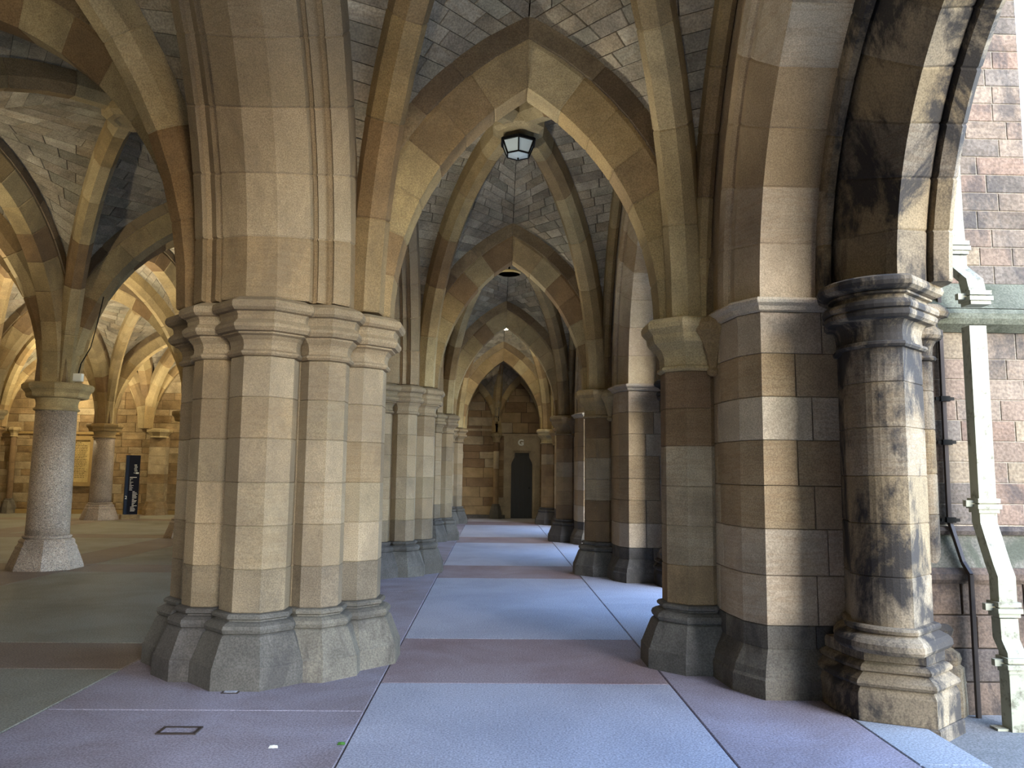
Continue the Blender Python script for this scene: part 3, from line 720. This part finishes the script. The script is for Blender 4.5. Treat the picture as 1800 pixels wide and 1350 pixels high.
for k in range(4):
    y0, y1 = YK[k], YK[k+1]
    sides = dict(N=((XC-A_T, y0), (XC+A_T, y0), R_T, .5, (0, .24)), F=((XC-A_T, y1), (XC+A_T, y1), R_T, .5, (0, -.24)),
                 L=((XP, y0+.85), (XP, y1-.85), R_A, .60, (.60, 0)), R=((1.80, y0+.30), (1.80, y1-.30), 3.5, .20, (0, 0)))
    dg = dict(LN=(-1.06, y0+.36), LF=(-1.06, y1-.36), RN=(1.58, y0+.36), RF=(1.58, y1-.36))
    r_ = bay('walk', -1.06, 1.58, (y0, y1), sides, dg, ZB, 34, .36, k < 3, 290, rib_mat=M_RIB)
    wr = holder('wall_rib', r_)
    arch(wr, (1.80, y0+.30), (1.80, y1-.30), Z0, 3.5, P_WALLRIB, 9, M_RIB, Vector(r_.location))
hall = [(-2.47, -7.1), (-7.1, -12.1), (-12.1, -17.1)]
for i, (xr, xl) in enumerate(hall):
    for k in range(4):
        y0, y1 = YK[k], YK[k+1]
        xs0 = -2.72 if i == 0 else xr-.25; xs1 = xl+.25
        Rn = HR if i == 0 else rad((xs0-xs1)/2, 2.77)
        Rl = rad(2.72, 2.80)
        sR = ((XP, y0+.85), (XP, y1-.85), R_A, .60, (-.62, 0)) if i == 0 else ((xr, y0+.28), (xr, y1-.28), Rl, .42, (-.2, 0))
        sides = dict(N=((xs0, y0), (xs1, y0), Rn, .44, (0, .2)), F=((xs0, y1), (xs1, y1), Rn, .44, (0, -.2)), R=sR, L=((xl, y0+.28), (xl, y1-.28), Rl, .42, (.2, 0)))
        cr = xs0+.05 if i == 0 else xs0+.05
        dg = dict(RN=(cr, y0+(.36 if i == 0 else .22)), RF=(cr, y1-(.36 if i == 0 else .22)), LN=(xl+.22, y0+.22), LF=(xl+.22, y1-.22))
        # the crown stands over the middle of the four supports
        near = i == 0 and k in (0, 1)
        r_ = bay('hall', cr, xl+.22, (y0, y1), sides, dg, 6.12, 30, .46, near or (i == 1 and k in (1, 2)) or (i == 0 and k == 2), 290 if near else 200, boss=True)
        O = Vector(r_.location)
        if not (i == 0 and k == 0):
            ta = holder('transverse_arch', r_); arch2(ta, (xs0, y1), (xs1, y1), Z0, Rn, P_HALL, 8, M_RIB, O)
        la = holder('longitudinal_arch', r_); arch2(la, (xl, y0+.28), (xl, y1-.28), Z0, Rl, P_HALL, 9, M_RIB, O)
        if k == 0:
            ta = holder('transverse_arch', r_); arch2(ta, (xs0, y0), (xs1, y0), Z0, Rn, P_HALL, 8, M_RIB, O)
# half bays between the last supports and the back wall
for i, (xr, xl) in enumerate(hall):
    y0, y1 = YK[4], YW-.1
    xs0 = -2.72 if i == 0 else xr-.25; xs1 = xl+.25; Rn = HR if i == 0 else rad((xs0-xs1)/2, 2.77)
    a_ = (y1-y0-.28)/2; Rs = rad(a_, 2.7)
    sides = dict(N=((xs0, y0), (xs1, y0), Rn, .44, (0, .2)), F=((xs0, y1), (xs1, y1), Rn, .20, (0, 0)), R=((xr, y0+.28), (xr, y1), Rs, .42, (-.2, 0)), L=((xl, y0+.28), (xl, y1), Rs, .42, (.2, 0)))
    cr = xs0+.05; dg = dict(RN=(cr, y0+.22), RF=(cr, y1-.1), LN=(xl+.22, y0+.22), LF=(xl+.22, y1-.1))
    r_ = bay('hall', cr, xl+.22, (y0, y1), sides, dg, 6.12, 20, .46, False, 0); O = Vector(r_.location)
    wr = holder('wall_rib', r_); arch(wr, (xs0, y1), (xs1, y1), Z0, Rn, P_WALLRIB, 8, M_RIB, O)
    la = holder('longitudinal_arch', r_); arch2(la, (xl, y0+.28), (xl, y1), Z0, Rs, P_HALL, 6, M_RIB, O)
# end half bay over the doorway
end = struct('ceiling', None, (XC, 26.4, Z0)); O = Vector(end.location)
XS = .08; cells = []
Rw = rad(.60, 1.35)
apexw = {}
top = Vector((XC, 25.35, Z0+2.55))
for x0, x1 in ((-1.12, XS-.08), (XS+.08, 1.62)):
    a = (x1-x0)/2; Rr = rad(a, 1.45 if x0 < 0 else 1.75); h_ = holder('wall_rib', end); arch(h_, (x0, YE-.08), (x1, YE-.08), Z0, Rr, P_WALLRIB, 5, M_RIB, O)
    ap = half_curve((x0, YE-.1), ((x0+x1)/2, YE-.1), Rr, .2)(1)
    for s in (x0, x1):
        A = half_curve((s, YE-.1), ((x0+x1)/2, YE-.1), Rr, .2)
        rows = []
        for i in range(13):
            t = i/12; corner = Vector((s, YE-.1 if abs(s-XS) < .2 else 25.5, Z0))
            q = half_curve((corner.x, corner.y), (XC, 25.6), 2.6, .0)(t)
            rows.append((A(min(1, t*1.3)), q))
        cells.append((rows, .45))
build_web(end, cells, True, 100)
for sx, sy_ in ((XS, YE-.12), (-.95, 25.35), (1.5, 25.35)):
    S = Vector((sx, sy_)); C = Vector((XC, 25.9)) if sx == XS else Vector((XS, YE-.3))
    a = (C-S).length; R = rad(a, 2.5); u = (C-S).normalized(); rb = holder('diagonal_rib', end)
    for me in voussoirs(R, a, P_DIAG, 6, M_RIB, 2): part('voussoir', me, rb, Vector((S.x, S.y, Z0))-O, atan2(u.y, u.x))
# slim wall shaft in the end wall and half shafts on the hall's back wall
slim = [drum('stone', .10, a, b_, M_BROWN, 16) for a, b_ in zip([.5, 1.1, 1.7, 2.3], [1.1, 1.7, 2.3, 2.6])]
slim_cap = lathe('capital', [(.10,2.6),(.125,2.61),(.12,2.64),(.105,2.65),(.12,2.74),(.16,2.80),(.19,2.83),(.195,2.88),(.17,2.93),(.05,Z0)], M_RIB, 8)
slim_base = lathe('base', [(.10,.5),(.13,.49),(.125,.46),(.16,.42),(.165,.38),(.21,.2),(.215,0)], M_BASE, 8)
def wall_shaft(x, y, lab):
    t = thing('wall_shaft', lab, 'column', (x, y, 0)); h_ = holder('shaft', t)
    for me in slim: part('stone', me, h_)
    part('capital', slim_cap, t); part('base', slim_base, t)
wall_shaft(XS, YE-.13, 'slim round wall shaft just left of the dark doorway')
wall_shaft(-17.1, YW-.14, 'left one of two slim round wall shafts at the far left edge'); wall_shaft(-16.55, YW-.14, 'right one of two slim round wall shafts at the far left edge')
# respond pilaster on the back wall right of the totem
t = thing('wall_pilaster', 'flat tan sandstone pilaster on the back wall, right of the navy sign', 'pillar', (-11.55, YW-.20, 0))
for i in range(7):
    z0_ = .45+i*.31; b = MB(); b.box((-.28, -.12, z0_+.003), (.28, .2, z0_+.307)); part('stone', b.me('stone', M_FAR), t)
part('capital', lathe('capital', [(.24,2.62),(.27,2.63),(.26,2.68),(.32,2.76),(.38,2.82),(.39,2.90),(.2,Z0)], M_RIB, 8), t); part('base', lathe('base', [(.2,.45),(.30,.45),(.31,.42),(.38,.2),(.39,0)], M_FAR, 8), t)

# ------------------------------------------------------------------ RIGHT SIDE WALL above the openings, facade
def spandrel(name, x0, x1, R, a, n, yc, z1, mat, half=3.0, fs=14):
    v = []; f = []
    pts = []
    for h, s in ((0, -1), (1, 1)):
        c = half_curve((0, -a), (0, 0), R, n)
        row = [c(i/fs) for i in range(fs+1)]
        row = [(p.y*(1 if h == 0 else -1), p.z) for p in row]
        pts.append(row)
    prof = pts[0]+list(reversed(pts[1]))[1:]
    bot = [(yc+y_, z_) for y_, z_ in prof]; topr = [(yc-half+2*half*i/(len(prof)-1), z1) for i in range(len(prof))]
    bot[0] = (yc-half, Z0-.0) if False else bot[0]
    n_ = len(prof)
    # side strips out to the pier centres
    for X in (x0, x1):
        v += [(X, y_, z_) for y_, z_ in bot]+[(X, y_, z_) for y_, z_ in topr]
    for o_ in (0, 2*n_):
        for i in range(n_-1): f.append((o_+i, o_+i+1, o_+n_+i+1, o_+n_+i))
    for i in range(n_-1): f.append((i, i+1, 2*n_+i+1, 2*n_+i))
    k_ = len(v); v += [(x0, yc-half, Z0-.3), (x0, yc+half, Z0-.3), (x1, yc-half, Z0-.3), (x1, yc+half, Z0-.3)]
    f += [(k_, 0, n_), (k_+1, 2*n_-1, n_-1), (k_+2, 2*n_, 3*n_), (k_+3, 4*n_-1, 3*n_-1)]
    return mesh(name, v, f, mat)
wall_right = struct('wall_right')
for k in range(4):
    yc = YK[k]+3
    o = part('spandrel', spandrel('spandrel', 1.885, 2.9, 2.66, 1.90, .50, yc, 7.0, M_WALL), wall_right)
    o = part('facade', spandrel('facade', 2.9, 3.16, 2.16, 1.24, .50, yc, 8.5, M_OUT), wall_right)
b = MB(); b.box((2.0, 25.8, 0), (3.1, 28.0, 7)); b.box((2.9, -5, 4.9), (3.2, 1.2, 8.5)); part('return_wall', b.me('return', M_BROWN), wall_right)

# buttresses on the outside of every wall pier; the nearest one is built stone by stone
def buttress(k):
    y = YK[k]; t = thing('buttress', ['courtyard buttress beside the viewer', 'rock-faced stone buttress outside at the right edge, behind the cream downpipe', 'second courtyard buttress, outside the second wall pier',
        'third courtyard buttress, outside the third wall pier', 'farthest courtyard buttress, outside the last wall pier'][k], 'wall', (0, y, 0), 'courtyard buttresses')
    yf = -1.05 if k == 1 else -.8
    b = MB(); b.box((3.17, yf+.007, -.12), (4.25, -yf, 2.8)); b.box((3.17, yf+.107, 2.8), (4.25, -yf, 8.4)); part('core', b.me('core', M_PALEMORTAR), t)
    if k == 1:
        yf = -1.05
        P = [(3.15, yf), (4.25, yf)]; Pl = [(3.15, yf-.16), (4.35, yf-.16)]
        ashlar_wall(t, P, 1.24, 2.72, .158, .22, .42, M_OUT, 21, th=.06, j=.005, bev=.005)
        ashlar_wall(t, [(3.15, yf+.10), (4.25, yf+.10)], 3.12, 7.3, .15, .2, .38, M_OUT, 22, th=.06, j=.005, bev=.005)
        ashlar_wall(t, Pl, -.10, .84, .235, .35, .6, M_PLIN, 23, th=.16)
        def swept(nm, prof, mt): part(nm, ring_mesh(nm, [[(3.15, yf+d, z) for d, z in prof], [(4.33, yf+d, z) for d, z in prof]], mt), t)
        swept('string_course', [(.2,2.70),(-.02,2.71),(-.05,2.73),(-.10,2.76),(-.12,2.80),(-.12,2.84),(-.09,2.88),(.2,2.90)], M_GREEN)
        swept('weathering', [(.2,2.86),(-.07,2.89),(.09,3.12),(.2,3.12)], M_GREEN)
        swept('plinth_roll', [(.1,1.16),(-.03,1.17),(-.045,1.20),(-.03,1.23),(.1,1.24)], M_PLIN)
        swept('plinth_slope', [(.1,.90),(-.13,.93),(-.01,1.17),(.1,1.17)], M_GREEN)
        swept('plinth_moulding', [(.1,.82),(-.17,.83),(-.19,.86),(-.19,.90),(-.15,.94),(.1,.94)], M_PLIN)
    else:
        m_ = MB(); rn = random.Random(k); z = -.1
        while z < 7.3:
            x = 3.15
            while x < 4.25:
                e = min(4.25, x+rn.uniform(.3, .55)); m_.box((x+.003, -.80, z+.003), (e-.003, -.74, z+.167), rn.random()); x = e
            z += .17
        o = part('stones', m_.me('stones', M_OUT, tones=True), t); o['kind'] = 'stuff'
for k in range(5): buttress(k)

# ------------------------------------------------------------------ DOWNPIPE and conductor
def rect_path(name, pts, w, d, mat):
    rings = []
    for x, y, z in pts: rings.append([(x-w/2+sx*w, y-d/2+sy*d, z) for sx, sy in ((0,0),(1,0),(1,1),(0,1))])
    return ring_mesh(name, rings, mat)
t = thing('downpipe', 'cream-painted square cast-iron downpipe with offsets on the buttress', 'pipe', (3.5, 5.6, 0))
def pp(n_, pts, w=.125, d=.10): return part(n_, rect_path(n_, [(x-3.5, y-5.6, z) for x, y, z in pts], w, d, M_PIPE), t)
pp('pipe', [(3.47,5.88,7.2),(3.47,5.84,3.55),(3.475,5.83,3.30)])
pp('offset', [(3.475,5.83,3.26),(3.475,5.83,3.18),(3.51,5.70,3.05),(3.515,5.67,2.92),(3.515,5.66,2.85)])
pp('pipe', [(3.515,5.70,2.70),(3.52,5.70,1.40)])
pp('offset', [(3.52,5.70,1.36),(3.52,5.70,1.28),(3.535,5.60,1.0),(3.54,5.565,.92),(3.54,5.565,.66)])
pp('offset', [(3.54,5.565,.64),(3.54,5.56,.50),(3.55,5.52,.42),(3.55,5.51,.32)])
pp('shoe', [(3.55,5.51,.30),(3.55,5.51,.02),(3.55,5.51,-.09)], .135, .11)
for z, x, y in ((3.28,3.475,5.83),(2.86,3.515,5.66),(1.36,3.52,5.70),(.66,3.54,5.565),(.30,3.55,5.51)):
    b = MB(); 
    for dz, e in ((0,.012),(.028,.024),(.07,.018)): b.box((x-3.5-.0625-e, y-5.6-.05-e, z+dz-.012), (x-3.5+.0625+e, y-5.6+.05+e, z+dz+.02))
    c_ = part('collar', b.me('collar', M_PIPE), t)
    b = MB(); b.box((x-3.5-.14, y-5.6-.02, z+.03), (x-3.5-.06, y-5.6+.02, z+.075)); part('ear', b.me('ear', M_PIPE), c_)
b = MB(); b.box((3.5-3.5-.10, -.06, -.11), (.19, .03, -.075)); part('foot', b.me('foot', M_PIPE), t, (0, -.06, 0))
t = thing('lightning_conductor', 'thin dark metal conductor strip running down left of the cream pipe', 'cable', (3.42, 5.97, 0))
b = MB()
for p, q in zip([(-.0,0,7),(0,0,1.28),(.02,-.12,.98),(.03,-.19,.9)], [(0,0,1.28),(.02,-.12,.98),(.03,-.19,.9),(.03,-.2,-.1)]): b.bar((p[0], p[1]+.005, p[2]), (q[0], q[1]+.005, q[2]), .028)
part('strip', b.me('strip', M_LEAD), t)
for z in (2.19, 1.86, 1.28):
    b = MB(); b.box((-.035, -.03, z-.02), (.035, .0, z+.02)); b.box((-.07, -.02, z-.012), (.07, -.0, z+.012)); part('clamp', b.me('clamp', M_BLACK), t)

# ------------------------------------------------------------------ LANTERNS
def lantern(x, y, z, lab, lit):
    """octagonal tapering lantern: iron frame, frosted panes"""
    t = thing('hanging_lantern', lab, 'lamp', (x, y, z))
    gl = M_GLASS_ON if lit else M_GLASS_OFF; n_ = 6; r0, r1, h = .235, .16, .175
    ring0 = [Vector((r0*cos(radians(60*i+30+60)), r0*sin(radians(60*i+30+60)), 0)) for i in range(n_)]
    ring1 = [Vector((r1*cos(radians(60*i+30+60)), r1*sin(radians(60*i+30+60)), -h)) for i in range(n_)]
    b = MB()
    for i in range(n_):
        j = (i+1) % n_; b.bar(ring0[i], ring0[j], .036); b.bar(ring1[i], ring1[j], .016); b.bar(ring0[i], ring1[i], .016)
    part('frame', b.me('frame', M_BLACK), t)
    for i in range(n_):
        j = (i+1) % n_; me = mesh('pane', [ring0[i]*.98, ring0[j]*.98, ring1[j]*.98, ring1[i]*.98, ring0[i]*.95, ring0[j]*.95, ring1[j]*.95, ring1[i]*.95], [(0,1,2,3),(7,6,5,4),(0,4,5,1),(1,5,6,2),(2,6,7,3),(3,7,4,0)], gl); part('pane', me, t)
    bot = [(r1*.93*cos(radians(60*i+90)), r1*.93*sin(radians(60*i+90)), -h) for i in range(n_)]+[(0, 0, -h-.035)]
    part('bottom_pane', mesh('bottom_pane', bot, [(i, (i+1) % n_, n_) for i in range(n_)], gl), t)
    part('top_plate', lathe('top_plate', [(.215,-.005),(.225,.01),(.20,.025),(.08,.06),(.05,.08)], M_BLACK, 6), t)
    part('hanger', lathe('hanger', [(.014,.07),(.014,.34),(.05,.345),(.05,.36)], M_BLACK, 10), t)
    part('finial', lathe('finial', [(.004,-h-.06),(.012,-h-.05),(.008,-h-.03)], M_BLACK, 8), t)
    if lit:
        l = bpy.data.lights.new('lantern_bulb', 'POINT'); l.energy = 28; l.color = (1, .88, .62); l.shadow_soft_size = .12
        lo = bpy.data.objects.new('lantern_bulb', l); COL.objects.link(lo); lo.parent = t; lo.location = (0, 0, -h-.25)
lantern(XC, 10.05, 5.90, 'unlit black-framed lantern with frosted panes hanging over the walkway', False)
lantern(XC, 22.05, 5.76, 'small glowing lantern far down the walkway vault', True)
# empty fitting ring at the third boss
t = thing('lamp_ring', 'flat ochre ring fitting under the vault beyond the unlit lantern', 'lamp', (XC, 16.05, 5.64))
part('ring', lathe('ring', [(.22,0),(.24,.012),(.24,.05),(.20,.06),(.19,.05),(.19,.01),(.22,0)], M_BRASS, 36, True), t)
part('stem', lathe('stem', [(.02,.03),(.02,.44)], M_BLACK, 10), t)
b = MB()
for q in range(3): b.bar((0, 0, .05), (.2*cos(q*2.09), .2*sin(q*2.09), .04), .012)
part('spoke', b.me('spoke', M_BLACK), t)

# ------------------------------------------------------------------ junction boxes, added fill lights on the capitals
def jbox(x, y, z, lab, cable):
    t = thing('junction_box', lab, 'box', (x, y, z)); b = MB(); b.box((-.065, -.04, 0), (.065, .04, .12)); b.box((-.055, -.046, .012), (.055, -.04, .108)); part('casing', b.me('casing', M_WHITE), t)
    b = MB()
    for p, q in zip(cable, cable[1:]): b.bar(p, q, .014)
    part('cable', b.me('cable', M_BLACK), t)
jbox(-6.62, 12.72, 2.95, 'small white junction box on top of the nearest granite column capital', [(0, 0, .12), (.01, .03, .28), (.13, .06, .55), (.19, .1, .95), (.24, .14, 1.4)])
jbox(-1.22, 12.78, 2.93, 'small white junction box on top of the second clustered pier capital', [(0, 0, .12), (-.02, .02, .4), (-.04, .03, .9)])

def fill_uplighter(x, y, e, lab, dx, dy, col=(1, .85, .60), grp='added fill floodlights on the capitals'):  # added fixture, tucked behind a capital to brighten vaults and arches
    t = thing('fill_uplighter', lab, 'lamp', (x+dx, y+dy, Z0+.02), grp)
    b = MB(); b.box((-.06, -.06, -.02), (.06, .06, .05)); part('housing', b.me('housing', M_BLACK), t)
    b = MB(); b.box((-.05, -.05, .051), (.05, .05, .055)); part('lens', b.me('lens', M_GLASS_ON), t)
    l = bpy.data.lights.new('fill_spot', 'SPOT'); l.energy = e; l.color = col; l.spot_size = radians(168); l.spot_blend = .5; l.shadow_soft_size = .08
    lo = bpy.data.objects.new('fill_spot', l); COL.objects.link(lo); lo.parent = t; lo.location = (0, 0, .12); lo.rotation_euler = (pi, 0, 0)
for x, y, e in [(-7.1, 13.05, 330), (-12.1, 13.05, 420), (-12.1, 19.05, 300), (-7.1, 19.05, 230), (-7.1, 25.05, 90), (-12.1, 25.05, 90), (-7.1, 7.05, 330), (-12.1, 7.05, 300), (-17.1, 19.05, 200), (-7.1, 1.05, 200)]:
    fill_uplighter(x, y, e, 'added fill floodlight on the far side of a hall granite column capital', -.30, .22)
for k, e in ((0, 330), (1, 260), (2, 170), (3, 22)):
    fill_uplighter(-1.18, YK[k], e, 'added fill floodlight behind the capital of a clustered pier', .05, .36, (1, .93, .80))
    fill_uplighter(1.66, YK[k], e*.6, 'added fill floodlight behind the capital of a wall pier', .0, .28, (1, .93, .80))
# lanterns added behind the arches to brighten the back wall
for x, y, e in ((-14.6, 26.5, 75), (-9.6, 26.5, 45), (-4.6, 26.5, 30)):
    l = bpy.data.lights.new('wall_fill', 'POINT'); l.energy = e; l.color = (1, .82, .5); l.shadow_soft_size = .1
    t = thing('hanging_lantern', 'added fill lantern in the end bay of the hall, hidden behind arches', 'lamp', (x, y, 4.6), 'added fill lanterns in the end bays of the hall')
    part('globe', lathe('globe', [(.04,.12),(.11,.08),(.13,0),(.09,-.09),(.03,-.12)], M_GLASS_ON, 16, True), t)
    part('hanger', lathe('hanger', [(.012,.1),(.012,1.5)], M_BLACK, 8), t)
    lo = bpy.data.objects.new('wall_fill', l); COL.objects.link(lo); lo.parent = t; lo.location = (0, -.25, -.1)

# ------------------------------------------------------------------ TOTEM SIGN and PLAQUE
t = thing('sign_totem', 'tall dark navy directory sign with white print on a stone foot', 'sign', (-11.35, 25.45, 0), rz=radians(36))
b = MB(); b.box((-.26, -.13, 0), (.26, .20, .14)); part('foot', b.me('foot', M_FAR), t)
b = MB(); b.box((-.2, -.06, .14), (.2, .06, 1.98)); part('panel', b.me('panel', M_NAVYS), t)
b = MB(); b.box((-.115, -.066, .15), (.198, -.06, 1.97)); pf = part('face', b.me('face', M_NAVY), t)
b = MB(); rn = random.Random(3)
for i in range(4): b.box((.03+.01*(i % 2), -.069, 1.66-.06*i), (.03+rn.uniform(.06, .12), -.066, 1.685-.06*i))
b.box((.02, -.069, 1.42), (.07, -.066, 1.435)); b.box((.08, -.069, 1.40), (.17, -.066, 1.45))
b.box((-.08, -.069, 1.28), (.12, -.066, 1.30))
for i in range(11): b.box((-.08, -.069, 1.24-.035*i), (-.08+rn.uniform(.03, .12), -.066, 1.252-.035*i))
for i in range(16): b.box((.02-.04*(i > 11), -.069, .84-.04*i), (.02-.04*(i > 11)+rn.uniform(.05, .16), -.066, .855-.04*i))
part('lettering', b.me('lettering', M_WHITE), t)
fc = bpy.data.curves.new('numeral', 'FONT'); fc.body = '2'; fc.size = .14; fc.extrude = .002; fc.materials.append(M_WHITE)
fc = bpy.data.meshes.new_from_object(bpy.data.objects.new('tmp', fc)); part('numeral', fc, t, mtx=Matrix.Translation((-.195, -.064, .62)) @ Matrix.Rotation(pi/2, 4, 'X'))
t = thing('inscribed_plaque', 'large ochre-framed stone plaque covered in lines of lettering on the back wall', 'plaque', (-14.75, YW, 1.80))
b = MB(); b.box((-.80, -.06, -.72), (.80, .0, .72)); part('slab', b.me('slab', M_SLAB), t)
b = MB(); b.box((-.96, -.11, .72), (.96, .02, .86)); b.box((-.96, -.11, -.86), (.96, .02, -.72)); b.box((-.96, -.11, -.72), (-.80, .02, .72)); b.box((.80, -.11, -.72), (.96, .02, .72)); part('frame', b.me('frame', M_GOLD), t)
b = MB(); rn = random.Random(9)
for i in range(24):
    z = .62-i*.052; x = -.70+(0.2 if i == 0 else 0); xe = .70-(.2 if i == 0 else rn.choice((0, 0, .05, .1)))
    while x < xe:
        w = rn.uniform(.03, .11); b.box((x, -.064, z), (min(x+w, xe), -.06, z+(.026 if i == 0 else .018))); x += w+.02
o = part('inscription', b.me('inscription', M_INK), t); o['kind'] = 'stuff'

# ------------------------------------------------------------------ floor fittings and litter
t = thing('floor_hatch', 'small worn metal-framed access cover in the mauve floor at lower left', 'hatch', (-1.90, 5.12, 0))
b = MB(); b.box((-.10, -.05, -.002), (.10, .05, .004)); part('cover', b.me('cover', M_PLILAC), t)
b = MB()
for a, c_ in (((-.12,-.07,-.002),(.12,-.05,.008)), ((-.12,.05,-.002),(.12,.07,.008)), ((-.12,-.05,-.002),(-.10,.05,.008)), ((.10,-.05,-.002),(.12,.05,.008))): b.box(a, c_)
part('rim', b.me('rim', M_LEAD), t)
t = thing('floor_hatch', 'tiny rectangular metal cover at the foot of the nearest clustered pier', 'hatch', (-1.87, 5.98, 0))
b = MB(); b.box((-.06, -.035, -.002), (.06, .035, .005)); part('cover', b.me('cover', M_LEAD), t)
b = MB(); b.box((-.045, -.022, .005), (.045, .022, .007)); part('plate', b.me('plate', M_PGREY), t)
def scrap(x, y, lab, nm, cat, mat, s):
    v = [(-s, -s*.4, .001), (0, -s*.6, .004), (s, -.2*s, .002), (s*.7, s*.5, .010), (-s*.2, s*.7, .006), (-s*.8, s*.3, .012), (0, 0, .016)]
    thing(nm, lab, cat, (x, y, 0), data=mesh(nm, v, [(i, (i+1) % 6, 6) for i in range(6)], mat))
scrap(-1.25, 4.83, 'scrap of white paper on the mauve floor', 'paper_scrap', 'litter', M_WHITE, .028)
scrap(-.87, 4.89, 'small green leaf lying by the joint left of the walkway', 'fallen_leaf', 'leaf', M_LEAF, .025)
scrap(-1.14, 6.55, 'tiny reddish leaf at the foot of the nearest clustered pier', 'fallen_leaf', 'leaf', plain('red_leaf', (.5, .2, .12)), .02)
